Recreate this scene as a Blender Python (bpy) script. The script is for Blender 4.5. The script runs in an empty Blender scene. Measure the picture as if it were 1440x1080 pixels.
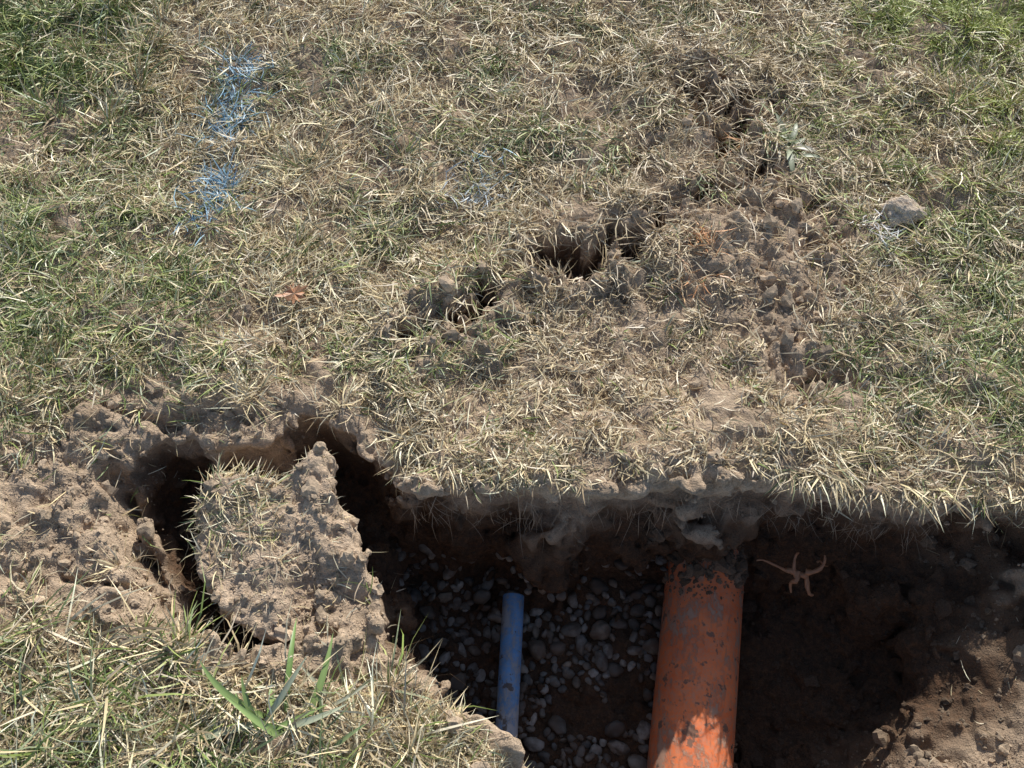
import bpy, math, numpy as np
from mathutils import Vector
rng=np.random.default_rng(7)
scene=bpy.context.scene
# ---------------------------------------------------------------- noise
_tabs={}
def vn(x,y,s,seed):
    if seed not in _tabs: _tabs[seed]=np.random.default_rng(1000+seed).uniform(-1,1,(256,256))
    T=_tabs[seed]; X=np.asarray(x)/s+37.3; Y=np.asarray(y)/s+91.7
    i=np.floor(X).astype(int); j=np.floor(Y).astype(int); a=X-i; b=Y-j
    a=a*a*(3-2*a); b=b*b*(3-2*b)
    i0=i%256;i1=(i+1)%256;j0=j%256;j1=(j+1)%256
    return (T[i0,j0]*(1-a)+T[i1,j0]*a)*(1-b)+(T[i0,j1]*(1-a)+T[i1,j1]*a)*b
def fbm(x,y,s,seed,o=3):
    r=0;A=1;t=0
    for k in range(o): r=r+A*vn(x,y,s/2**k,seed+k);t+=A;A*=.5
    return r/t
def sst(a,b,x):
    t=np.clip((x-a)/(b-a),0,1);return t*t*(3-2*t)
def bspl(coords,s,off):
    u=coords/s+off; i=np.floor(u).astype(int); t=u-i; i=i-i.min(); n=i.max()+4
    M=np.zeros((len(u),n),np.float32); r=np.arange(len(u))
    M[r,i]=(1-t)**3/6; M[r,i+1]=(3*t**3-6*t**2+4)/6; M[r,i+2]=(-3*t**3+3*t**2+3*t+1)/6; M[r,i+3]=t**3/6
    return M
def noise3(xs,ys,zs,s,seed):
    r=np.random.default_rng(seed); o=r.uniform(0,9,3)
    A=bspl(xs,s,o[0]);B=bspl(ys,s,o[1]);C=bspl(zs,s,o[2])
    L=r.uniform(-1,1,(A.shape[1],B.shape[1],C.shape[1])).astype(np.float32)*2.0
    V=np.tensordot(A,L,(1,0)); V=np.einsum('bj,ajk->abk',B,V,optimize=True)
    return V@C.T
def sd_poly(x,y,P):
    P=np.array(P,float); d=np.full(x.shape,1e9); ins=np.zeros(x.shape,bool)
    n=len(P)
    for k in range(n):
        a=P[k];b=P[(k+1)%n];e=b-a
        wx=x-a[0];wy=y-a[1];t=np.clip((wx*e[0]+wy*e[1])/(e@e),0,1)
        d=np.minimum(d,np.hypot(wx-t*e[0],wy-t*e[1]))
        c=((a[1]>y)!=(b[1]>y))
        if abs(e[1])>1e-9: ins^=c&(x<a[0]+(y-a[1])*e[0]/e[1])
    return np.where(ins,-d,d)
def d_line(x,y,P):
    P=np.array(P,float); d=np.full(np.shape(x),1e9)
    for k in range(len(P)-1):
        a=P[k];b=P[k+1];e=b-a
        wx=x-a[0];wy=y-a[1];t=np.clip((wx*e[0]+wy*e[1])/(e@e),0,1)
        d=np.minimum(d,np.hypot(wx-t*e[0],wy-t*e[1]))
    return d
# ---------------------------------------------------------------- site plan (metres)
PIT=[(-.29,.71),(-.25,.655),(-.16,.635),(.03,.625),(.14,.62),(.24,.64),(.37,.65),(.45,.65),(.53,.635),(.66,.62),(.75,.59),(.81,.53),(.84,.44),(.83,.36),(.77,.27),(.70,.19),(.64,.10),(.60,.0),(.06,.0),(.02,.12),(-.03,.19),(-.14,.26),(-.18,.30),(-.23,.39),(-.25,.47),(-.27,.53)]
LEDGE=[(.6,.62),(.66,.62),(.84,.61),(.96,.58),(.99,.45),(.98,.26),(.90,.14),(.82,.05),(.70,.0),(.56,.0),(.5,.2),(.55,.4)]
CAV=[(-.70,.67),(-.666,.727),(-.563,.71),(-.471,.72),(-.428,.762),(-.376,.787),(-.298,.752),(-.253,.685),(-.22,.60),(-.25,.53),(-.32,.47),(-.34,.39),(-.401,.316),(-.47,.335),(-.55,.39),(-.60,.481),(-.63,.56),(-.69,.61)]
CLUMP=[(-.575,.61),(-.54,.655),(-.46,.645),(-.402,.66),(-.350,.715),(-.325,.63),(-.275,.546),(-.245,.455),(-.29,.385),(-.352,.36),(-.392,.345),(-.462,.37),(-.516,.41),(-.55,.49)]
CRUMB=[(-.76,.66),(-.66,.70),(-.58,.66),(-.56,.5),(-.54,.40),(-.60,.42),(-.66,.50),(-.73,.56)]
CRACK=[(-.17,.97),(-.087,1.03),(.03,1.13),(.21,1.15),(.305,1.232),(.434,1.30),(.536,1.37),(.458,1.54),(.403,1.66)]
TORN=[(.14,1.155,.12,.035,.12,.10),(.04,1.13,.06,.04,.8,.08),(-.06,1.06,.05,.028,1.0,.08),(-.11,1.00,.08,.028,.2,.10),(-.20,.955,.03,.02,.3,.06),(.24,1.18,.03,.03,.3,.07),(.30,1.24,.06,.022,.9,.09),(.43,1.31,.07,.02,.1,.08),(.55,1.38,.045,.03,.2,.06),(.50,1.50,.09,.035,.9,.09),(.45,1.57,.07,.035,.2,.08),(.42,1.62,.05,.03,1.4,.08),(.58,1.60,.06,.025,.1,.06),(.50,1.68,.035,.02,.4,.05),(.30,1.43,.06,.015,.5,.03),(-.03,1.22,.04,.012,.1,.03),(.66,1.30,.04,.02,.2,.04),(.36,1.53,.05,.02,.7,.05),(.62,1.20,.03,.015,.2,.03),(.05,.98,.05,.012,.3,.04),(.60,.86,.03,.015,.9,.04),(.72,.74,.05,.018,.1,.05),(-1.02,1.42,.07,.02,.4,.04),(.22,1.06,.03,.012,.6,.03),(-.3,1.3,.04,.012,.6,.03),(-.45,.92,.04,.012,.2,.03)]
BARE=[(.42,1.30),(.59,1.35),(.71,1.29),(.72,1.12),(.63,1.0),(.63,.9),(.59,.77),(.46,.78),(.48,.95),(.44,1.06),(.40,1.18)]
SOIL=[(-.95,.70),(-.80,.80),(-.752,.85),(-.635,.82),(-.397,.805),(-.31,.77),(-.209,.65),(-.222,.418),(-.141,.264),(-.187,.205),(-.298,.25),(-.38,.287),(-.509,.34),(-.657,.37),(-.762,.39),(-.90,.443)]
BAREL=[(-1.35,1.62),(-1.10,1.60),(-.95,1.60),(-.98,1.42),(-1.35,1.34)]
ARID=[(-.16,.30),(-.05,.2),(.04,.05),(-.1,-.05),(-.32,.1),(-.32,.25)]
def torn(x,y):
    r=np.zeros(np.shape(x))
    wx=x+.034*vn(x,y,.045,101)+.022*vn(x,y,.016,103);wy=y+.034*vn(x,y,.045,102)+.022*vn(x,y,.016,104)
    for a,b,rx,ry,ro,dp_ in TORN:
        c,s=math.cos(ro),math.sin(ro);u=((wx-a)*c+(wy-b)*s)/rx;v=(-(wx-a)*s+(wy-b)*c)/ry
        r=np.maximum(r,dp_*sst(1.4,.40,np.sqrt(u*u+v*v)))
    return r
def damp_shade_f(x,y,z,t=None):  # deep pit soil is damp; also paints shade into cavity and torn hollows
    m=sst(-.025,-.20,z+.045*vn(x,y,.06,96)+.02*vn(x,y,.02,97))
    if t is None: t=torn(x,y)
    m=np.maximum(m,.8*sst(.02,.07,t))  # shade of the torn hollows put into the soil colour
    dry=sst(.36,.16,y+.35*(.85-x))*(x>.6)  # lifts the painted darkening where the near-right bank is sunlit
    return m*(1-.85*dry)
def ground_h(x,y):
    h=.018*vn(x,y,.45,1)+.012*vn(x,y,.16,2)+.010*vn(x,y,.06,3)
    fade=1-sst(1.6,3,np.maximum(np.abs(x),np.abs(y-1)))
    h=h+.016*np.abs(vn(x,y,.038,4))*fade
    dc=d_line(x,y,CRACK)
    h=h-torn(x,y)+.026*np.exp(-((dc-.07)/.05)**2)*fade*(.6+.6*vn(x,y,.06,7))
    h=h+np.exp(-(dc/.10)**2)*fade*(.034*np.abs(vn(x,y,.04,16))+.018*np.abs(vn(x,y,.018,17)))
    b=sd_poly(x,y,BARE)+.035*vn(x,y,.07,8); mb=sst(.03,-.02,b)
    h=h+mb*(.022*np.abs(fbm(x,y,.05,9))+.010*np.abs(vn(x,y,.022,12))-.008)
    h=h+.035*np.exp(-((x-.47)**2+(y-1.12)**2)/.02)+.045*np.exp(-((x-.46)/.26)**2-((y-.72)/.10)**2)  # second mound raises the far lip, added to keep the pipe shaded
    h=h+.005*np.abs(vn(x,y,.016,14))*fade+.004*vn(x,y,.03,15)*fade
    return h
# ---------------------------------------------------------------- surface nets
def surface_nets(F,xs,ys,zs):
    nx,ny,nz=F.shape; h=xs[1]-xs[0]; S=F<0
    cs=(nx-1,ny-1,nz-1)
    ids=[];pts=[];quads=[]
    for ax in range(3):
        a=[slice(None)]*3;b=[slice(None)]*3;a[ax]=slice(0,-1);b[ax]=slice(1,None)
        ch=S[tuple(a)]!=S[tuple(b)]
        I=np.argwhere(ch); f0=F[tuple(a)][ch];f1=F[tuple(b)][ch];t=f0/(f0-f1)
        sgn=S[tuple(a)][ch]
        p=I.astype(np.float64); p[:,ax]+=t
        u,v=[(1,2),(2,0),(0,1)][ax]
        cells=[];oks=[]
        for du,dv in ((-1,-1),(0,-1),(0,0),(-1,0)):
            C=I.copy();C[:,u]+=du;C[:,v]+=dv
            ok=np.all((C>=0)&(C<np.array(cs)),axis=1)
            idx=(C[:,0]*cs[1]+C[:,1])*cs[2]+C[:,2]
            cells.append(idx);oks.append(ok); ids.append(idx[ok]);pts.append(p[ok])
        ok=oks[0]&oks[1]&oks[2]&oks[3]
        q=np.stack(cells,1)[ok]; s=sgn[ok]; q[~s]=q[~s][:,::-1]
        quads.append(q)
    ids=np.concatenate(ids);pts=np.concatenate(pts)
    uniq,inv=np.unique(ids,return_inverse=True)
    cnt=np.bincount(inv).astype(float)
    V=np.stack([np.bincount(inv,pts[:,k])/cnt for k in range(3)],1)
    V=V*h+np.array([xs[0],ys[0],zs[0]])
    Q=np.searchsorted(uniq,np.concatenate(quads))
    return V,Q
def topmap(F,zs):
    S=F<0; nz=len(zs); k=nz-1-np.argmax(S[:,:,::-1],axis=2); k=np.minimum(k,nz-2)
    a=np.take_along_axis(F,k[:,:,None],2)[:,:,0];b=np.take_along_axis(F,(k+1)[:,:,None],2)[:,:,0]
    z=zs[0]+(zs[1]-zs[0])*(k+np.clip(a/(a-b+1e-9),0,1)); z[~S.any(2)]=-9
    return z
RES=.0048
XS=np.arange(-1.0,1.06,RES);YS=np.arange(-.12,.98,RES);ZS=np.arange(-.48,.15,RES)
gx,gy=np.meshgrid(XS,YS,indexing='ij')
H=ground_h(gx,gy)
H=H-.012*sst(.02,-.05,sd_poly(gx,gy,SOIL))
cr=sd_poly(gx,gy,CRUMB)+.03*vn(gx,gy,.05,21)
H=H-.06*sst(.02,-.015,cr)
wob=.012*vn(gx,gy,.03,35)
H=H-.035*np.exp(-((d_line(gx,gy+wob,[(-.80,.47),(-.72,.45),(-.66,.455),(-.62,.42)]))/.007)**2)
H=H-.05*np.exp(-((d_line(gx+wob,gy,[(-.74,.64),(-.70,.56),(-.66,.50),(-.60,.40)]))/.012)**2)
H=H-.06*np.exp(-((d_line(gx,gy+wob,[(-.78,.80),(-.66,.77),(-.56,.79),(-.5,.775)]))/.010)**2)*(.5+.5*vn(gx,gy,.08,22))
Z=ZS[None,None,:].astype(np.float32)
F=(Z-H[:,:,None]).astype(np.float32)
dp=(sd_poly(gx,gy,PIT)+.020*vn(gx,gy,.08,23)+.010*vn(gx,gy,.03,24))[:,:,None].astype(np.float32)
w=np.interp(ZS,[-.47,-.38,-.30,-.2,-.09,-.045,-.015,.05],[-.08,-.055,-.03,-.010,.008,.014,-.002,-.010])[None,None,:]
zf=-.395+.02*vn(gx,gy,.12,25)+.02*sst(.45,.75,gx)+.03*sst(.66,.82,gx)
A1=np.maximum(dp-w,zf[:,:,None]-Z); F=np.maximum(F,-A1)
dl=(sd_poly(gx,gy,LEDGE)+.02*vn(gx,gy,.08,26))[:,:,None]
zl=-.20+.15*sst(.34,.06,gy+.25*(.85-gx))+.03*vn(gx,gy,.1,27)+.08*sst(.80,.95,gx)
w2=np.interp(ZS,[-.25,-.12,-.03,.05],[-.03,.0,.006,-.008])[None,None,:]
A2=np.maximum(dl-w2,zl[:,:,None]-Z); F=np.maximum(F,-A2)
dcv=(sd_poly(gx,gy,CAV)+.014*vn(gx,gy,.05,28))[:,:,None]
w3=np.interp(ZS,[-.25,-.15,-.05,-.01,.05],[-.03,.01,.02,.0,-.01])[None,None,:]
A3=np.maximum(dcv-w3,(-.22+.03*vn(gx,gy,.1,29))[:,:,None]-Z); F=np.maximum(F,-A3)
del A1,A2,A3
for bx,by,bz,r in [(.05,.59,-.22,.065),(.10,.62,-.16,.055),(.41,.67,-.20,.085),(.36,.68,-.15,.07),(.42,.10,-.37,.075),(.76,.52,-.34,.09),(.60,.64,-.33,.1),(-.10,.63,-.26,.05),(.26,.65,-.28,.07),(-.20,.33,-.20,.06),(-.23,.45,-.22,.06),(-.17,.27,-.10,.05),(.84,.40,-.25,.07)]:
    d=np.sqrt((gx[:,:,None]-bx)**2+(gy[:,:,None]-by)**2+((Z-bz)*.8)**2)-r
    F=-np.log(np.exp(-F*60)+np.exp(-np.clip(d,-.2,.6)*60))/60
F=F.astype(np.float32)
edge=np.minimum(np.minimum(gx-XS[0],XS[-1]-gx),np.minimum(gy-YS[0],YS[-1]-gy))
em=sst(.01,.06,edge)
ds=sd_poly(gx,gy,SOIL)
hard=np.maximum(sst(.02,-.03,ds),np.maximum(sst(.03,-.01,dp[:,:,0]),np.maximum(sst(.03,-.01,dl[:,:,0]),sst(.03,0,dcv[:,:,0]))))
am=(em*(.35+.65*hard))[:,:,None].astype(np.float32)
N=-.026*(np.abs(noise3(XS,YS,ZS,.075,1))-.3)
N=N+.020*noise3(XS,YS,ZS,.13,2)
N-=.020*(np.abs(noise3(XS,YS,ZS,.036,3))-.3)
N+=.014*noise3(XS,YS,ZS,.022,6)
N-=.014*(np.abs(noise3(XS,YS,ZS,.016,4))-.3)
N+=.008*noise3(XS,YS,ZS,.0085,5)
F+=N*am
del N
V1,Q1=surface_nets(F,XS,YS,ZS); TOP=topmap(F,ZS)
del F
# clump of sod
cx=np.arange(-.68,-.17,.0035);cy=np.arange(.28,.80,.0035);cz=np.arange(-.30,.10,.0035)
ax_,ay_=np.meshgrid(cx,cy,indexing='ij')
dcl=(sd_poly(ax_,ay_,CLUMP)+.008*vn(ax_,ay_,.03,31)+.004*vn(ax_,ay_,.012,34))[:,:,None]
wz=np.interp(cz,[-.3,-.15,-.03,.0,.06],[-.09,-.03,.0,-.004,-.02])[None,None,:]
zt=.022+.10*(ay_-.55)-.05*(ax_+.45)+.008*vn(ax_,ay_,.12,32)+.01*vn(ax_,ay_,.05,33)-.05*sst(.50,.40,ay_)*sst(-.42,-.32,ax_)
FC=np.maximum(dcl-wz,cz[None,None,:]-zt[:,:,None]).astype(np.float32)
FC-=.014*(np.abs(noise3(cx,cy,cz,.05,11))-.3)
FC+=.008*noise3(cx,cy,cz,.03,14)
FC-=.008*(np.abs(noise3(cx,cy,cz,.020,12))-.3)
FC-=.006*(np.abs(noise3(cx,cy,cz,.011,13))-.3)
FC+=.004*noise3(cx,cy,cz,.0065,15)
VC,QC=surface_nets(FC,cx,cy,cz); TOPC=topmap(FC,cz)
# ---------------------------------------------------------------- helpers
def bil(T,x0,y0,h,x,y):
    u=(x-x0)/h;v=(y-y0)/h
    i=np.clip(np.floor(u).astype(int),0,T.shape[0]-2);j=np.clip(np.floor(v).astype(int),0,T.shape[1]-2)
    a=np.clip(u-i,0,1);b=np.clip(v-j,0,1)
    return (T[i,j]*(1-a)+T[i+1,j]*a)*(1-b)+(T[i,j+1]*(1-a)+T[i+1,j+1]*a)*b
def surf(x,y):
    z=ground_h(x,y)
    m=(x>XS[2])&(x<XS[-3])&(y>YS[2])&(y<YS[-3])
    z=np.where(m,bil(TOP,XS[0],YS[0],RES,x,y),z)
    return z
def surfc(x,y):
    z=surf(x,y)
    m=(x>cx[1])&(x<cx[-2])&(y>cy[1])&(y<cy[-2])
    return np.where(m,np.maximum(z,bil(TOPC,cx[0],cy[0],.0035,x,y)),z)
def s1(x,y,f=surf): return float(f(np.array([x]),np.array([y]))[0])
def mk_mesh(name,V,faces_flat,starts,mat,smooth=True,col=None):
    me=bpy.data.meshes.new(name)
    me.vertices.add(len(V)); me.vertices.foreach_set('co',np.ascontiguousarray(V,dtype=np.float32).ravel())
    me.loops.add(len(faces_flat)); me.loops.foreach_set('vertex_index',np.ascontiguousarray(faces_flat,dtype=np.int32))
    me.polygons.add(len(starts)); me.polygons.foreach_set('loop_start',np.ascontiguousarray(starts,dtype=np.int32))
    me.update(calc_edges=True)
    me.polygons.foreach_set('use_smooth',np.full(len(starts),smooth))
    if col is not None:
        at=me.color_attributes.new('col','FLOAT_COLOR','POINT')
        at.data.foreach_set('color',np.concatenate([col,np.ones((len(col),1))],1).astype(np.float32).ravel())
    me.materials.append(mat)
    o=bpy.data.objects.new(name,me); scene.collection.objects.link(o)
    return o
def quads_obj(name,V,Q,mat,**k): return mk_mesh(name,V,Q.ravel(),np.arange(len(Q))*Q.shape[1],mat,**k)
# ---------------------------------------------------------------- materials
def newmat(n):
    m=bpy.data.materials.new(n);m.use_nodes=True;t=m.node_tree
    for x in list(t.nodes): t.nodes.remove(x)
    return m,t,t.nodes,t.links
def ramp(N,stops):
    r=N.new('ShaderNodeValToRGB');e=r.color_ramp.elements
    while len(e)<len(stops): e.new(.5)
    for i,(p,c) in enumerate(stops): e[i].position=p;e[i].color=(*c,1)
    return r
def noise_n(N,L,co,s,d=4,r=.6):
    n=N.new('ShaderNodeTexNoise');n.inputs['Scale'].default_value=s;n.inputs['Detail'].default_value=d;n.inputs['Roughness'].default_value=r;L.new(co,n.inputs['Vector']);return n
def mix(N,L,fac,a,b,mode='MIX'):
    m=N.new('ShaderNodeMix');m.data_type='RGBA';m.blend_type=mode
    for s,v in ((m.inputs['Factor'],fac),(m.inputs['A'],a),(m.inputs['B'],b)):
        if hasattr(v,'is_linked') or hasattr(v,'links'): L.new(v,s)
        elif isinstance(v,(int,float)): s.default_value=v
        else: s.default_value=(*v,1)
    return m.outputs['Result']
def soil_mat(name,dry=(.66,.515,.37),mid=(.49,.37,.26),wet_shade=(.10,.064,.043),red=(.16,.088,.052),damp_shade_c=(.32,.225,.152),damp_shade=True):  # dark tones serve both damp pit soil and painted hollow shade
    m,t,N,L=newmat(name)
    out=N.new('ShaderNodeOutputMaterial');b=N.new('ShaderNodeBsdfDiffuse');L.new(b.outputs[0],out.inputs[0])
    g=N.new('ShaderNodeNewGeometry');co=g.outputs['Position']
    n1=noise_n(N,L,co,9,3,.65);n2=noise_n(N,L,co,85,3,.75);n3=noise_n(N,L,co,380,2,.7)
    r1=ramp(N,[(.32,mid),(.62,dry)]);L.new(n1.outputs[0],r1.inputs[0])
    r2=ramp(N,[(.25,(.55,.53,.50)),(.5,(.95,.95,.95)),(.75,(1.2,1.18,1.14))]);L.new(n2.outputs[0],r2.inputs[0])
    c=mix(N,L,.85,r1.outputs[0],r2.outputs[0],'MULTIPLY')
    r3=ramp(N,[(.3,(.70,.69,.67)),(.7,(1.22,1.22,1.22))]);L.new(n3.outputs[0],r3.inputs[0])
    c=mix(N,L,.75,c,r3.outputs[0],'MULTIPLY')
    if damp_shade:
        at=N.new('ShaderNodeAttribute');at.attribute_name='col'   # damp of the deep soil plus shade painted into the hollows
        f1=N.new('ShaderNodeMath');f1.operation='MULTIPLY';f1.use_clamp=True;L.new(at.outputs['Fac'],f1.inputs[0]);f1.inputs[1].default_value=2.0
        rc=ramp(N,[(.45,wet_shade),(.65,red)]);L.new(n2.outputs[0],rc.inputs[0])
        wc=mix(N,L,at.outputs['Fac'],damp_shade_c,rc.outputs[0])
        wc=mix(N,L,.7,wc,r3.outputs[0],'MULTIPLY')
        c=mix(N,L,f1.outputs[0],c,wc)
    L.new(c,b.inputs['Color']);b.inputs['Roughness'].default_value=.8
    bp=N.new('ShaderNodeBump');bp.inputs['Strength'].default_value=1.;bp.inputs['Distance'].default_value=.009
    L.new(n2.outputs[0],bp.inputs['Height'])
    bp2=N.new('ShaderNodeBump');bp2.inputs['Strength'].default_value=1.;bp2.inputs['Distance'].default_value=.0026
    L.new(n3.outputs[0],bp2.inputs['Height']);L.new(bp.outputs[0],bp2.inputs['Normal']);L.new(bp2.outputs[0],b.inputs['Normal'])
    return m
SOILM=soil_mat('soil')
CLUMPM=soil_mat('sod_soil',dry=(.70,.55,.40),mid=(.54,.41,.295),damp_shade=False)
def clod_mat():
    m,t,N,L=newmat('clod_soil')
    out=N.new('ShaderNodeOutputMaterial');b=N.new('ShaderNodeBsdfDiffuse');L.new(b.outputs[0],out.inputs[0])
    a=N.new('ShaderNodeAttribute');a.attribute_name='col';g=N.new('ShaderNodeNewGeometry')
    n=noise_n(N,L,g.outputs['Position'],300,2);r=ramp(N,[(.3,(.65,.64,.62)),(.7,(1.2,1.2,1.2))]);L.new(n.outputs[0],r.inputs[0])
    c=mix(N,L,.8,a.outputs['Color'],r.outputs[0],'MULTIPLY');L.new(c,b.inputs['Color']);b.inputs['Roughness'].default_value=.8
    bp=N.new('ShaderNodeBump');bp.inputs['Strength'].default_value=.8;bp.inputs['Distance'].default_value=.002;L.new(n.outputs[0],bp.inputs['Height']);L.new(bp.outputs[0],b.inputs['Normal'])
    return m
CLODM=clod_mat()
def blade_mat(name):
    m,t,N,L=newmat(name)
    out=N.new('ShaderNodeOutputMaterial');b=N.new('ShaderNodeBsdfPrincipled')
    a=N.new('ShaderNodeAttribute');a.attribute_name='col'
    L.new(a.outputs['Color'],b.inputs['Base Color']);b.inputs['Roughness'].default_value=.45;b.inputs['Specular IOR Level'].default_value=.5
    L.new(b.outputs[0],out.inputs[0])
    return m
BLADE=blade_mat('grass_blade')
# ---------------------------------------------------------------- ground object
def axis(lo,hi,st,far,n):
    f=np.arange(lo,hi,st);g=np.geomspace(st*1.5,far,n)
    return np.concatenate([(lo-g)[::-1],f,f[-1]+g])
ex=axis(-1.5,1.5,.006,80,34);ey=axis(-.5,2.3,.006,80,34)
EX,EY=np.meshgrid(ex,ey,indexing='ij');EZ=ground_h(EX,EY)-.0012
V0=np.stack([EX,EY,EZ],-1).reshape(-1,3);ny=len(ey)
I,J=np.meshgrid(np.arange(len(ex)-1),np.arange(ny-1),indexing='ij')
ins=(ex[I]>XS[0]+.012)&(ex[I+1]<XS[-1]-.012)&(ey[J]>YS[0]+.012)&(ey[J+1]<YS[-1]-.012)
k=(I*ny+J)[~ins]; Q0=np.stack([k,k+ny,k+ny+1,k+1],1)
VV=np.concatenate([V0,V1]);dshade=damp_shade_f(VV[:,0],VV[:,1],VV[:,2])
quads_obj('ground',VV,np.concatenate([Q0,Q1+len(V0)]),SOILM,col=np.repeat(dshade[:,None],3,1))
quads_obj('sod_clump',VC,QC,CLUMPM)
# ---------------------------------------------------------------- blades
class Blades:
    def __init__(s): s.V=[];s.C=[];s.n=0
    def add(s,P,az,inc,Ln,Wd,bend,curl,col):
        n=len(P);roll=rng.normal(0,.6,n)
        pts=[P];cur=P.copy();T=3
        for k in range(T):
            t=(k+.5)/T;a=az+curl*t;e=inc-bend*t
            d=np.stack([np.sin(a)*np.cos(e),np.cos(a)*np.cos(e),np.sin(e)],1)
            cur=cur+d*(Ln/T)[:,None];pts.append(cur)
        side=np.stack([np.cos(az)*np.cos(roll),-np.sin(az)*np.cos(roll),np.sin(roll)],1)*(Wd/2)[:,None]
        W=[.8,1.,.7];vs=[]
        for k in range(3): vs+= [pts[k]-side*W[k],pts[k]+side*W[k]]
        vs.append(pts[3])
        s.V.append(np.stack(vs,1).reshape(-1,3))
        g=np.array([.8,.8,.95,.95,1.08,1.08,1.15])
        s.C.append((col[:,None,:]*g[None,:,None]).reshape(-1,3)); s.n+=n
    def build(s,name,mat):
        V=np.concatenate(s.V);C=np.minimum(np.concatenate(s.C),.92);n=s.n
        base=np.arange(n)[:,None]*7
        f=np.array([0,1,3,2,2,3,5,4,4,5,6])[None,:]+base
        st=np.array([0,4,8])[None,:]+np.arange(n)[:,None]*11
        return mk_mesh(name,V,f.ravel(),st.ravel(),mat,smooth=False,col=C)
STRAW=np.array([(.88,.72,.43),(.80,.63,.36),(.60,.465,.27),(.92,.81,.56),(.66,.56,.40),(.82,.68,.39),(.42,.315,.18),(.88,.77,.54),(.36,.265,.16)])
GREEN=np.array([(.16,.22,.05),(.24,.31,.08),(.35,.41,.13),(.48,.51,.19),(.22,.28,.12),(.38,.43,.24)])
def gsn(x,y,a,b,r): return np.exp(-((x-a)**2+(y-b)**2)/(r*r))
def greenness(x,y):
    g=.14+.30*vn(x,y,.20,41)+.22*vn(x,y,.08,42)
    g=g+.65*gsn(x,y,-1.25,1.8,.30)+.20*gsn(x,y,-1.1,1.1,.35)+.28*gsn(x,y,-.88,.88,.32)
    g=g+.55*gsn(x,y,1.2,1.85,.34)+.28*gsn(x,y,1.05,1.2,.24)+.26*gsn(x,y,.95,.8,.20)+.26*gsn(x,y,-.6,.12,.28)+.2*gsn(x,y,-.9,.3,.25)
    g=g+.12*gsn(x,y,-.35,1.1,.35)+.08*gsn(x,y,.7,1.7,.3)
    g=g-.22*gsn(x,y,.3,.75,.35)-.10*gsn(x,y,.4,1.15,.25)
    return np.clip(g,.02,.9)
BL=(.26,.50,.70);LB=(.50,.62,.72);OR=(.76,.36,.15);WH=(.80,.80,.82)
PAINT=[(-.625,1.71,.035,BL,.9),(-.632,1.66,.04,BL,1.),(-.635,1.60,.04,BL,1.),(-.645,1.54,.04,BL,1.),(-.665,1.49,.035,BL,.8),(-.68,1.45,.02,BL,.5),(-.645,1.345,.04,BL,1.),(-.66,1.29,.04,BL,.85),(-.66,1.22,.02,BL,.5),
 (-.05,1.40,.035,BL,.35),(-.10,1.31,.04,LB,.5),(-.04,1.34,.03,LB,.4),(.398,1.168,.035,OR,.7),(.365,1.05,.03,OR,.6),(.375,1.10,.03,OR,.4),(.508,1.472,.04,OR,.35),(.79,1.22,.05,WH,.45)]
def blade_col(x,y,gt):
    n=len(x);G=greenness(x,y)+gt
    isg=rng.random(n)<G
    s=STRAW[rng.integers(0,len(STRAW),n)];g=GREEN[rng.integers(0,len(GREEN),n)]
    yel=(gsn(x,y,1.2,1.7,.5)*.7)[:,None]
    g=g*(1-yel)+yel*np.array([.50,.55,.13])
    c=np.where(isg[:,None],g,s)
    brown=(np.clip(gsn(x,y,.35,1.15,.35)+.35*gsn(x,y,.3,.7,.3)+.5*gsn(x,y,.5,1.6,.25),0,1)*.42)[:,None]
    c=np.where(isg[:,None],c,c*(1-brown)+brown*np.array([.43,.31,.20]))
    c=c*rng.uniform(.60,1.15,(n,1))
    for a,b,r,pc,pr in PAINT:
        q=gsn(x,y,a,b,r)*pr*(.8+.6*vn(x,y,.03,55))
        hit=rng.random(n)<q; c[hit]=.2*c[hit]+.8*np.array(pc)*rng.uniform(.75,1.2,(hit.sum(),1))
    return c,isg
def dens(x,y):
    d=np.ones_like(x)
    d*=1-.95*sst(.035,-.01,sd_poly(x,y,SOIL)+.05*vn(x,y,.06,61)+.02*vn(x,y,.02,62))
    d*=1-.88*sst(.02,-.015,sd_poly(x,y,BARE)+.065*vn(x,y,.05,63)+.03*vn(x,y,.02,60))
    d*=1-.8*sst(.03,-.02,sd_poly(x,y,BAREL)+.07*vn(x,y,.08,64))
    dc=d_line(x,y,CRACK);d*=1-.45*np.exp(-(dc/.08)**2)
    d*=1-.97*sst(.03,.06,torn(x,y))
    pd=sd_poly(x,y,PIT)
    d*=1-.6*sst(.04,.0,pd+.02*vn(x,y,.03,67))*(y>.5)
    for P in (PIT,LEDGE,CAV): d*=sd_poly(x,y,P)>.004
    bald=fbm(x,y,.09,66);d*=1-.82*sst(.20,.5,bald)
    d*=.36+.64*sst(-.35,.25,vn(x,y,.035,68)+.4*vn(x,y,.015,69))
    return d
def lsc(x,y): return (1-.45*gsn(x,y,.25,.75,.38))*(1+.18*vn(x,y,.12,75))
def scatter(n,x0,x1,y0,y1,fn=dens):
    x=rng.uniform(x0,x1,n);y=rng.uniform(y0,y1,n);k=rng.random(n)<fn(x,y);return x[k],y[k]
G=Blades()
def flow(x,y): return 2.6*vn(x,y,.4,71)+2.6*vn(x,y,.11,72)+2.2
def put(x,y,az,inc,Ln,Wd,bend,curl,lift=0,gt=0.,B=G,sf=surf):
    z=sf(x,y)+lift-.003
    c,_=blade_col(x,y,gt)
    B.add(np.stack([x,y,z],1),az,inc,Ln,Wd,bend,curl,c)
U=rng.uniform;NR=rng.normal
x,y=scatter(140000,-1.33,1.33,-.12,2.08);n=len(x)
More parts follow.
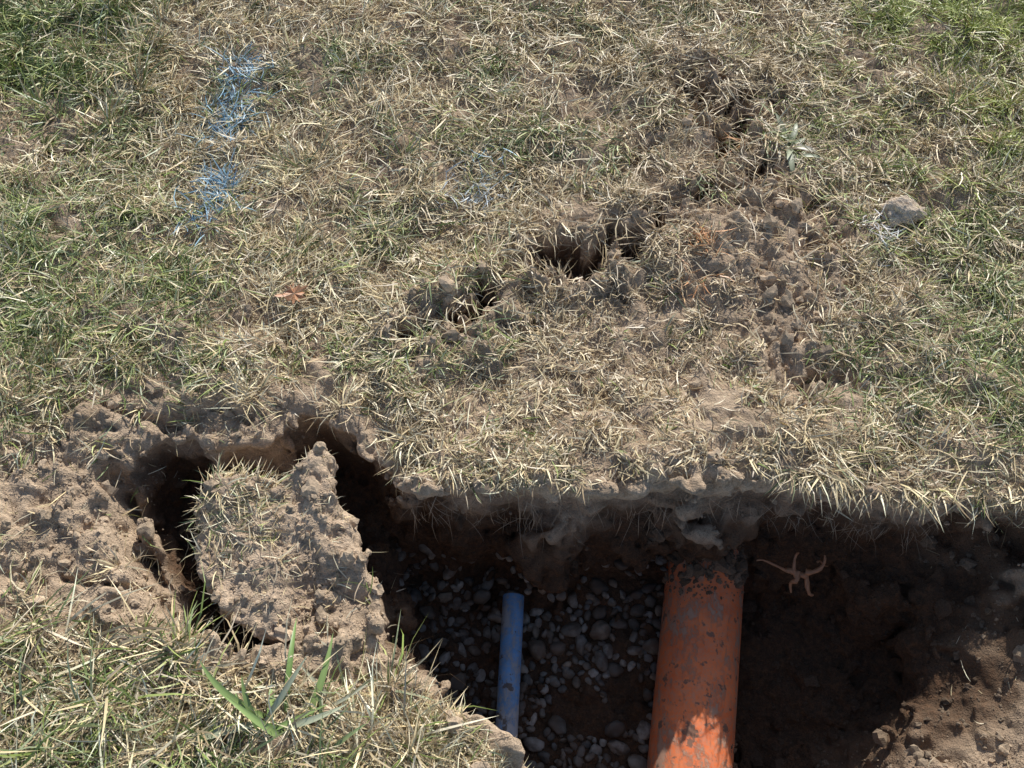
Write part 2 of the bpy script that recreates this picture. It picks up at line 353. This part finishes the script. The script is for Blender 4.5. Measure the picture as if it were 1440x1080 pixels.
put(x,y,flow(x,y)+NR(0,1.3,n),NR(.12,.18,n),U(.025,.075,n)*lsc(x,y),U(.0012,.0032,n),NR(.1,.35,n),NR(0,.9,n),lift=U(.001,.018,n),gt=-.06)
x,y=scatter(90000,-1.3,1.3,-.1,2.05);n=len(x)
put(x,y,U(0,6.3,n),NR(.15,.35,n),U(.007,.022,n),U(.0012,.0030,n),NR(0,.4,n),NR(0,.6,n),lift=U(.001,.014,n),gt=-.12)
def tufts(nt,per,x0,x1,y0,y1,Lm,Ws,incm=.6,gtb=0,fn=dens,sp=.011):
    tx,ty=scatter(nt,x0,x1,y0,y1,fn);nt=len(tx)
    cnt=rng.integers(max(3,int(per*.25)),int(per*1.75),nt);ti=np.repeat(np.arange(nt),cnt);n=len(ti)
    r=np.abs(NR(0,sp,n));a=U(0,2*math.pi,n)
    x=tx[ti]+r*np.sin(a);y=ty[ti]+r*np.cos(a)
    ts=U(.5,1.45,nt)[ti];tg=NR(0,.24,nt)[ti];tf=NR(0,1.2,nt)[ti]
    fl=flow(tx,ty)[ti]+tf
    dx=np.sin(a)+1.0*np.sin(fl)+NR(0,.45,n);dy=np.cos(a)+1.0*np.cos(fl)+NR(0,.45,n)
    az=np.arctan2(dx,dy)
    ok=np.ones(n,bool)
    for P in (PIT,LEDGE,CAV): ok&=sd_poly(x,y,P)>0
    ok&=torn(x,y)<.045
    x,y,az,ts,tg=x[ok],y[ok],az[ok],ts[ok],tg[ok];n=len(x)
    put(x,y,az,NR(incm,.36,n),U(.4,1.25,n)*Lm*ts*lsc(x,y),U(*Ws,n),U(.1,1.5,n),NR(0,.8,n),gt=tg+gtb)
tufts(7200,24,-1.33,1.33,-.12,2.08,.052,(.0012,.0033))
tufts(650,26,-1.4,-.85,1.45,2.1,.08,(.0022,.0044),.7,.25)
tufts(500,22,.85,1.4,1.3,2.1,.065,(.0018,.0036),.8,.25)
tufts(480,20,-1.0,-.15,-.1,.36,.095,(.0020,.0046),.5,.04)
tufts(220,18,-1.05,-.3,.7,1.3,.06,(.0018,.0036),.6,.3)
def ring(x,y): return ((np.abs(x)>1.30)|(y<-.10)|(y>2.05)).astype(float)*dens(x,y)
tufts(3000,13,-2.6,2.6,-1.2,3.4,.07,(.003,.006),.6,0,ring)
x,y=scatter(12000,-.35,.75,.9,1.8,lambda x,y:((torn(x,y-.028)>.05)&(torn(x,y)<.05)).astype(float));n=len(x)
put(x,y,math.pi+NR(0,.8,n),NR(.45,.3,n),U(.025,.065,n),U(.0012,.003,n),U(.6,1.6,n),NR(0,.8,n),gt=-.05)
def along(P,n):
    P=np.array(P);s=np.hypot(*np.diff(P,axis=0).T);c=np.concatenate([[0],np.cumsum(s)]);u=U(0,c[-1],n)
    return np.interp(u,c,P[:,0]),np.interp(u,c,P[:,1])
x,y=along([(-.16,.645),(.03,.635),(.14,.63),(.24,.65),(.37,.66),(.45,.66),(.53,.645),(.66,.63),(.84,.62),(.96,.59)],3800);n=len(x)
k=rng.random(n)<.3+.7*sst(-.3,.4,vn(x,y,.05,76));x,y=x[k],y[k];n=len(x)
y=y+U(.0,.035,n);put(x,y,math.pi+NR(0,1.2,n),NR(.1,.35,n),U(.010,.042,n),U(.0011,.0028,n),U(.1,1.4,n),NR(0,.8,n),gt=-.08)
x,y=along([(.50,.655),(.60,.65),(.80,.635)],260);n=len(x)
put(x,y,math.pi+NR(0,1.1,n),NR(.3,.3,n),U(.04,.09,n),U(.002,.0040,n),U(.3,1.3,n),NR(0,.8,n),gt=-.02)
def arid(x,y): return sst(.03,-.02,sd_poly(x,y,ARID))*(sd_poly(x,y,PIT)>.0)
x,y=scatter(12000,-.35,.06,-.1,.32,arid);n=len(x)
put(x,y,NR(.6,1.2,n),NR(.5,.35,n),U(.015,.055,n),U(.0011,.0024,n),U(0,1.,n),NR(0,.7,n),gt=-.5)
def onc(x,y): return sst(.05,-.02,sd_poly(x,y,[(-.57,.60),(-.54,.65),(-.47,.64),(-.43,.62),(-.45,.54),(-.50,.50),(-.55,.50)])+.04*vn(x,y,.03,81))
x,y=scatter(3200,-.6,-.38,.45,.68,onc);n=len(x)
put(x,y,NR(1.2,1.3,n),NR(.2,.25,n),U(.02,.055,n),U(.0013,.0028,n),U(.1,.8,n),NR(0,.7,n),gt=.1,sf=surfc)
x,y=scatter(1300,-.58,-.3,.38,.68,lambda x,y:(sd_poly(x,y,CLUMP)<-.01).astype(float));n=len(x)
put(x,y,U(0,6.3,n),NR(.1,.15,n),U(.012,.04,n),U(.001,.002,n),U(0,.5,n),NR(0,.7,n),gt=-.3,sf=surfc)
x,y=scatter(4600,-1.,.95,.0,1.35,lambda x,y:((sd_poly(x,y,SOIL)<0)|(sd_poly(x,y,BARE)<0)|((sd_poly(x,y,LEDGE)<0)&(sd_poly(x,y,PIT)>0)&(rng.random(len(x))<.25))|(torn(x,y)>.02)).astype(float)*(sd_poly(x,y,CAV)>0));n=len(x)
put(x,y,U(0,6.3,n),NR(.05,.15,n),U(.01,.045,n),U(.0009,.002,n),NR(0,.3,n),NR(0,.8,n),lift=.004,gt=-.3)
x,y=scatter(1500,-.3,.75,.9,1.75,lambda x,y:np.exp(-(d_line(x,y,CRACK)/.07)**2));n=len(x)
put(x,y,U(0,6.3,n),NR(.35,.3,n),U(.04,.11,n),U(.0010,.0022,n),U(.3,1.2,n),NR(0,1.1,n),lift=.006,gt=-.4)
def ll(x,y): return dens(x,y)*gsn(x,y,-.6,.12,.33)
x,y=scatter(2600,-1,-.15,-.1,.4,ll);n=len(x)
put(x,y,NR(1.3,1.1,n),NR(.4,.25,n),U(.08,.18,n),U(.0025,.0052,n),U(.4,1.1,n),NR(0,.6,n),gt=-.02)
G.build('grass',BLADE)
R=Blades()
x,y=along([(-.2,.635),(.03,.62),(.24,.63),(.45,.64),(.66,.605),(.80,.59)],520);n=len(x)
c=np.array([(.40,.30,.20)])*U(.5,1.4,(n,1))
R.add(np.stack([x,y-.006,U(-.14,-.01,n)],1),math.pi+NR(0,1.2,n),NR(-.6,.4,n),U(.02,.08,n),U(.0005,.0013,n),U(0,1.2,n),NR(0,1.,n),c)
R.build('exposed_roots',BLADE)
# ---------------------------------------------------------------- lumps
import bmesh
from mathutils import noise as mn
def ico(sub,seed,amp,sq=(1,1,1),f=1.6):
    bm=bmesh.new();bmesh.ops.create_icosphere(bm,subdivisions=sub,radius=1);o=Vector((seed*7.1,seed*3.3,seed))
    for v in bm.verts:
        p=v.co.copy()
        v.co=p*(1+amp*mn.noise(p*f+o)+amp*.5*mn.noise(p*f*2.3+o)+(amp*.3*mn.noise(p*f*5+o) if amp>.25 else 0));v.co=Vector((v.co.x*sq[0],v.co.y*sq[1],v.co.z*sq[2]))
    V=np.array([v.co[:] for v in bm.verts]);Fc=np.array([[v.index for v in f.verts] for f in bm.faces]);bm.free();return V,Fc
def rotm(n):
    q=NR(size=(n,4));q/=np.linalg.norm(q,axis=1)[:,None];w,x,y,z=q.T
    return np.stack([1-2*(y*y+z*z),2*(x*y-z*w),2*(x*z+y*w),2*(x*y+z*w),1-2*(x*x+z*z),2*(y*z-x*w),2*(x*z-y*w),2*(y*z+x*w),1-2*(x*x+y*y)],1).reshape(n,3,3)
def lump_geo(P,S,variants,col,rot=None):
    vi=rng.integers(0,len(variants),len(P));Rm=rotm(len(P)) if rot is None else rot
    Vs=[];Fs=[];Cs=[];off=0
    for k,(V,Fc) in enumerate(variants):
        m=vi==k;n=m.sum()
        if not n: continue
        W=np.einsum('nij,vj->nvi',Rm[m],V)*S[m][:,None,None]+P[m][:,None,:]
        Vs.append(W.reshape(-1,3));Fs.append((Fc[None]+(np.arange(n)*len(V))[:,None,None]).reshape(-1,3)+off);off+=n*len(V)
        Cs.append(np.repeat(col[m],len(V),0))
    return np.concatenate(Vs),np.concatenate(Fs),np.concatenate(Cs)
def zone(x,y):
    a=(sd_poly(x,y,SOIL)<.01)*1.0;b=(sd_poly(x,y,BARE)<.01)*.8;c=(sd_poly(x,y,LEDGE)<0)*.9;d=((sd_poly(x,y,PIT)<-.03)&(x>.42))*.8
    e=((sd_poly(x,y,PIT)<-.03)&(x<=.42))*.14; f=np.exp(-(d_line(x,y,CRACK)/.07)**2)*1.0;g=(sd_poly(x,y,BAREL)<0)*.2+(sd_poly(x,y,ARID)<0)*.3
    h=.9*sst(.04,.0,np.abs(sd_poly(x,y,PIT)-.01))*(y>.5)
    return np.clip(np.maximum.reduce([a,b,c,d,e,f,g,h]),.03,1)*(.4+.6*sst(-.4,.3,vn(x,y,.06,95)))
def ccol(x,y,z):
    m=damp_shade_f(x,y,z)[:,None];n=len(x)  # clods take the same damp and painted shade as the ground
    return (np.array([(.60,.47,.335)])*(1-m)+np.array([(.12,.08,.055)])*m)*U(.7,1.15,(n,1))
clb=[ico(2,i,.75,(1,.8+.1*(i%3),.7),1.3) for i in range(8)];cls=[ico(1,i+9,.7,(1,.85,.75),1.2) for i in range(8)]
x,y=scatter(5200,-1.25,1.0,.0,1.7,zone);n=len(x);S=np.minimum(.004*np.exp(rng.exponential(.47,n)),.018);z=surfc(x,y)
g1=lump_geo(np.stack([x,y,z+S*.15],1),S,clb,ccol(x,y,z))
x,y=scatter(42000,-1.25,1.0,.0,1.7,zone);n=len(x);S=np.minimum(.0015*np.exp(rng.exponential(.45,n)),.006);z=surfc(x,y)
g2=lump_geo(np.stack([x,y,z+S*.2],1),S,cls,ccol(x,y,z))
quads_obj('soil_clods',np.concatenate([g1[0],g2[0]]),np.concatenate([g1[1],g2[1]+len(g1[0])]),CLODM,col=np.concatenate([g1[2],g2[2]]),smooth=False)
def peb_mat():
    m,t,N,L=newmat('river_pebble')
    out=N.new('ShaderNodeOutputMaterial');b=N.new('ShaderNodeBsdfPrincipled');L.new(b.outputs[0],out.inputs[0])
    a=N.new('ShaderNodeAttribute');a.attribute_name='col';g=N.new('ShaderNodeNewGeometry')
    n1=noise_n(N,L,g.outputs['Position'],60,4);r=ramp(N,[(.35,(.6,.55,.5)),(.6,(1.1,1.1,1.1))]);L.new(n1.outputs[0],r.inputs[0])
    c=mix(N,L,.8,a.outputs['Color'],r.outputs[0],'MULTIPLY')
    n2=noise_n(N,L,g.outputs['Position'],22,4);r2=ramp(N,[(.44,(0,0,0)),(.58,(.85,.85,.85))]);L.new(n2.outputs[0],r2.inputs[0])
    c=mix(N,L,r2.outputs[0],c,(.12,.083,.057));L.new(c,b.inputs['Base Color']);b.inputs['Roughness'].default_value=.65
    return m
pv=[ico(3,i+20,.32,(1,.60+.08*(i%4),.42+.06*(i%3)),.9) for i in range(12)]
acc=np.zeros((0,3));cand=np.stack([U(-.27,.33,7000),U(.02,.63,7000)],1);rad=.008+.019*U(0,1,7000)**1.5
for (a,b),r in zip(cand,rad):
    if len(acc) and np.any(np.hypot(acc[:,0]-a,acc[:,1]-b)<(acc[:,2]+r)*.77): continue
    acc=np.vstack([acc,[a,b,r]])
acc=np.vstack([acc,np.stack([U(-.27,.33,420),U(.02,.63,420),U(.005,.012,420)],1)])
bd=vn(acc[:,0],acc[:,1],.09,91)+.4*vn(acc[:,0],acc[:,1],.04,92);kp=(sd_poly(acc[:,0],acc[:,1],PIT)<-.01)&(bd<.55);acc=acc[kp];n=len(acc)
az=U(0,6.3,n);tilt=NR(0,.4,n)
ca,sa,ct,st=np.cos(az),np.sin(az),np.cos(tilt),np.sin(tilt);o=np.zeros(n)
RZ=np.stack([ca,-sa,o,sa,ca,o,o,o,o+1],1).reshape(n,3,3);RX=np.stack([o+1,o,o,o,ct,-st,o,st,ct],1).reshape(n,3,3)
pc=np.array([(.27,.245,.21),(.18,.165,.145),(.36,.33,.285),(.15,.14,.13),(.28,.225,.17),(.45,.41,.36),(.22,.19,.155)])[rng.integers(0,7,n)]*U(.55,1.1,(n,1))
gv=lump_geo(np.stack([acc[:,0],acc[:,1],np.minimum(surf(acc[:,0],acc[:,1]),-.3)+acc[:,2]*.10],1),acc[:,2],pv,pc,rot=RZ@RX)
quads_obj('pebble_bed',gv[0],gv[1],peb_mat(),col=gv[2])
# ---------------------------------------------------------------- pipes
def pipe_mat(name,col,dark,dirt,cov,axisdir):
    m,t,N,L=newmat(name)
    out=N.new('ShaderNodeOutputMaterial');b=N.new('ShaderNodeBsdfPrincipled');L.new(b.outputs[0],out.inputs[0])
    g=N.new('ShaderNodeNewGeometry');co=g.outputs['Position']
    n0=noise_n(N,L,co,14,4);rb=ramp(N,[(.35,dark),(.6,col)]);L.new(n0.outputs[0],rb.inputs[0])
    mp=N.new('ShaderNodeMapping');L.new(co,mp.inputs[0]);mp.inputs['Rotation'].default_value=(0,0,axisdir);mp.inputs['Scale'].default_value=(1,.5,1)
    n1=noise_n(N,L,mp.outputs[0],20,10,.80);r1=ramp(N,[(cov,(0,0,0)),(cov+.06,(1,1,1))]);L.new(n1.outputs[0],r1.inputs[0])
    n2=noise_n(N,L,co,110,5,.75);r2=ramp(N,[(.42,(0,0,0)),(.68,(.55,.55,.55))]);L.new(n2.outputs[0],r2.inputs[0])
    c=mix(N,L,r2.outputs[0],rb.outputs[0],dirt)
    f=N.new('ShaderNodeMath');f.operation='MULTIPLY';L.new(r1.outputs[0],f.inputs[0]);f.inputs[1].default_value=.82
    c=mix(N,L,f.outputs[0],c,dirt)
    n3=noise_n(N,L,co,34,4,.6);r3=ramp(N,[(.60,(0,0,0)),(.64,(.85,.85,.85))]);L.new(n3.outputs[0],r3.inputs[0])
    c=mix(N,L,r3.outputs[0],c,(.15,.11,.08))
    L.new(c,b.inputs['Base Color']);b.inputs['Roughness'].default_value=.75
    bp=N.new('ShaderNodeBump');bp.inputs['Strength'].default_value=.6;bp.inputs['Distance'].default_value=.002;L.new(r1.outputs[0],bp.inputs['Height']);L.new(bp.outputs[0],b.inputs['Normal'])
    return m
def pipe(name,p0,p1,r,th,mat,socket=None):
    p0,p1=Vector(p0),Vector(p1);d=(p1-p0);Ln=d.length;seg=72
    prof=[(r-th,0),(r,0),(r,.003)]
    if socket: a,b_=socket;prof+=[(r,a),(r+.009,a+.004),(r+.009,b_),(r,b_+.012)]
    prof+=[(r,Ln-.002),(r-.0015,Ln),(r-th,Ln)]
    V=[];Q=[]
    for i,(rr,h) in enumerate(prof):
        for k in range(seg):
            a=2*math.pi*k/seg;V.append((rr*math.cos(a),rr*math.sin(a),h))
    m=len(prof)
    for i in range(m):
        j=(i+1)%m
        for k in range(seg):
            k2=(k+1)%seg;Q.append((i*seg+k,i*seg+k2,j*seg+k2,j*seg+k))
    q=d.to_track_quat('Z','Y').to_matrix();V=[(q@Vector(v)+p0)[:] for v in V]
    o=quads_obj(name,np.array(V),np.array(Q),mat)
    md=o.modifiers.new('e','EDGE_SPLIT');md.split_angle=math.radians(40)
    return o
pipe('orange_sewer_pipe',(.287,-.13,-.325),(.449,.80,-.318),.081,.005,pipe_mat('orange_pvc',(.90,.235,.075),(.76,.17,.05),(.42,.30,.22),.52,-.17),socket=(.80,.90))
pipe('blue_water_pipe',(-.032,-.14,-.352),(.0035,.525,-.338),.0225,.004,pipe_mat('blue_pe',(.18,.42,.78),(.14,.34,.64),(.52,.49,.46),.51,-.05))
n=260;t_=U(.66,.80,n);a_=NR(0,.75,n);px=.287+.162*t_+.081*np.sin(a_);py=-.13+.93*t_;pz=-.325+.007*t_+.081*np.cos(a_);S=np.minimum(.0045*np.exp(rng.exponential(.6,n)),.022)*sst(.64,.78,t_)
t2=U(.02,.42,60);a2=1.15+NR(0,.25,60);S=np.concatenate([S,np.minimum(.003*np.exp(rng.exponential(.6,60)),.012)])
px=np.concatenate([px,.287+.162*t2+.081*np.sin(a2)]);py=np.concatenate([py,-.13+.93*t2]);pz=np.concatenate([pz,-.325+.007*t2+.081*np.cos(a2)])
g3=lump_geo(np.stack([px,py,pz],1),S,clb,np.array([(.19,.13,.088)])*U(.7,1.5,(len(px),1)))
quads_obj('soil_on_pipe',g3[0],g3[1],CLODM,col=g3[2],smooth=False)
# ---------------------------------------------------------------- leaves, root fragment, weeds
LEAF=blade_mat('dry_leaf')
def outline_leaf(name,lobes,mat,col,pos,yaw,cup=.25,tilt=(0,0)):
    V=[(0,0,0)]+[(rad*math.sin(a),rad*math.cos(a),cup*rad*rad*8-.004*math.sin(5*a)) for a,rad in lobes];n=len(lobes)
    me=bpy.data.meshes.new(name);me.from_pydata(V,[],[(0,1+i,1+(i+1)%n) for i in range(n)])
    at=me.color_attributes.new('col','FLOAT_COLOR','POINT')
    for i in range(len(V)): at.data[i].color=(*[c*(.8 if i==0 else 1) for c in col],1)
    me.materials.append(mat);o=bpy.data.objects.new(name,me);scene.collection.objects.link(o);o.location=pos;o.rotation_euler=(tilt[0],tilt[1],yaw)
    md=o.modifiers.new('s','SOLIDIFY');md.thickness=.0012
    return o
def oak(s,tips,base=.22):
    out=[]
    for i,(a,r) in enumerate(tips):
        a2,r2=tips[(i+1)%len(tips)]
        if i==len(tips)-1:a2+=2*math.pi
        w=.14
        out+=[(a-w*1.3,s*r*.55),(a-w*.7,s*r*.86),(a,s*r),(a+w*.8,s*r*.8),(a+w*1.4,s*r*.5),((a+a2)/2,s*base)]
    return out
outline_leaf('dry_oak_leaf',oak(.042,[(-1.4,1.),(-.4,.6),(.4,.6),(1.4,.8),(2.5,.6),(3.7,.6)],.5),LEAF,(.50,.26,.14),(-.44,1.04,s1(-.44,1.04)+.018),.6,.5,(.3,.2))
def tubes(name,paths,col):
    V=[];Q=[];C=[];K=8
    for P,r0,r1 in paths:
        P=[Vector(p) for p in P];n=len(P);b0=len(V)
        for i,p in enumerate(P):
            d=(P[min(i+1,n-1)]-P[max(i-1,0)]).normalized();u=d.cross(Vector((0,0,1))).normalized();v=d.cross(u);r=r0+(r1-r0)*i/(n-1)
            for k in range(K):
                a=2*math.pi*k/K;q=r*(1+.25*math.sin(i*2.1+k*1.7));V.append((p+u*math.cos(a)*q+v*math.sin(a)*q*.6)[:]);C.append([c*(.7+.5*math.sin(i*1.3+k)**2) for c in col])
        for i in range(n-1):
            for k in range(K): k2=(k+1)%K;Q.append((b0+i*K+k,b0+i*K+k2,b0+(i+1)*K+k2,b0+(i+1)*K+k))
    return quads_obj(name,np.array(V),np.array(Q),LEAF,col=np.array(C))
def crv(a,b,n=9,w=.004,seed=0):
    r=np.random.default_rng(seed);a=np.array(a);b=np.array(b);o=r.normal(0,1,(2,3))
    return [tuple(a+(b-a)*t+w*(math.sin(t*math.pi)*o[0]+math.sin(2*t*math.pi)*o[1])) for t in np.linspace(0,1,n)]
cz0=np.array((.565,.535,-.20))
def rp(x,z): return tuple(cz0+np.array((x,z*.8,z*.5)))
tubes('root_fragment',[(crv(rp(-.080,.024),rp(-.015,.0),seed=1),.0014,.0035),(crv(rp(-.02,0),rp(.02,-.004),seed=2,w=.002),.0062,.0062),(crv(rp(.018,0),rp(.055,.035),seed=3),.0062,.0018),(crv(rp(.0,.0),rp(.004,.040),seed=8),.005,.0018),(crv(rp(.0,.0),rp(-.010,-.045),seed=4),.0068,.002),(crv(rp(.016,-.004),rp(.034,-.050),seed=5),.0068,.0025),(crv(rp(.04,.02),rp(.062,.012),seed=6,w=.002),.002,.001)],(.40,.19,.095))
def broad(name,x0,y0,n,Lr,Wr,incr,cols,seed,azr=(0,6.28),sp=.008):
    r=np.random.default_rng(seed);V=[];Q=[];C=[];z0=s1(x0,y0);T=9
    for i in range(n):
        az=azr[0]+(azr[1]-azr[0])*(i+r.uniform(-.5,.5))/n;Ln=r.uniform(*Lr);Wd=r.uniform(*Wr);e0=r.uniform(*incr);bd=r.uniform(.3,1.3);cu=r.normal(0,.5)
        col=np.array(cols[r.integers(len(cols))])*r.uniform(.8,1.2);p=np.array([x0+r.normal(0,sp),y0+r.normal(0,sp),z0]);b0=len(V)
        for k in range(T+1):
            t=k/T;a=az+cu*t;e=e0-bd*t;w=Wd*.5*(math.sin(math.pi*min(1,.12+.88*t)**.8)**.8 if t<1 else 0)
            sd=np.array([math.cos(a),-math.sin(a),0]);V+=[p-sd*w+[0,0,w*.35],p,p+sd*w+[0,0,w*.35]];C+=[col,col*1.2,col]
            p=p+np.array([math.sin(a)*math.cos(e),math.cos(a)*math.cos(e),math.sin(e)])*Ln/T
        for k in range(T):
            a=b0+3*k;Q+=[(a,a+1,a+4,a+3),(a+1,a+2,a+5,a+4)]
    return quads_obj(name,np.array(V),np.array(Q),BLADE,col=np.array(C))
broad('broadleaf_weed',.624,1.44,13,(.06,.12),(.010,.017),(.1,.7),[(.27,.26,.19),(.23,.25,.16),(.36,.33,.26)],3)
broad('broadleaf_weed.001',-.385,.215,11,(.09,.17),(.008,.013),(.25,.8),[(.18,.28,.08),(.24,.33,.11),(.40,.42,.28),(.15,.24,.07)],4,(-2.0,1.9),.022)
broad('broadleaf_weed.002',-.30,.215,6,(.05,.11),(.006,.010),(.3,.8),[(.28,.35,.15),(.48,.48,.34)],5,(-1,2.2),.02)
V,Fc=ico(5,3,.45,(1,.8,.6));zz=s1(.838,1.26)
quads_obj('pale_clod',V*.040+np.array([.838,1.26,zz+.016]),Fc,soil_mat('pale_clod_surface',dry=(.88,.74,.58),mid=(.80,.65,.49),damp_shade=False))
# ---------------------------------------------------------------- light, sky, camera
el,azs=math.radians(34.5),math.radians(16)
wd=bpy.data.worlds.new('World');scene.world=wd;wd.use_nodes=True;nt=wd.node_tree
sk=nt.nodes.new('ShaderNodeTexSky');sk.sky_type='NISHITA';sk.sun_disc=False;sk.sun_elevation=el;sk.sun_rotation=azs
bg=nt.nodes['Background'];nt.links.new(sk.outputs[0],bg.inputs[0]);bg.inputs[1].default_value=.125
sl=bpy.data.lights.new('sun','SUN');sl.energy=5.0;sl.angle=math.radians(.5);sl.color=(1,.97,.91)
so=bpy.data.objects.new('sun',sl);scene.collection.objects.link(so)
so.rotation_euler=Vector((math.sin(azs)*math.cos(el),math.cos(azs)*math.cos(el),math.sin(el))).to_track_quat('Z','Y').to_euler()
cam=bpy.data.cameras.new('camera');cam.sensor_fit='VERTICAL';cam.sensor_height=24;cam.lens=12/math.tan(math.radians(22.5));cam.clip_end=300;cam.clip_start=.02
co=bpy.data.objects.new('camera',cam);scene.collection.objects.link(co);co.location=(0,0,1.6);co.rotation_euler=(math.radians(28),0,0);scene.camera=co
scene.view_settings.view_transform='Standard';scene.view_settings.look='None';scene.view_settings.exposure=0
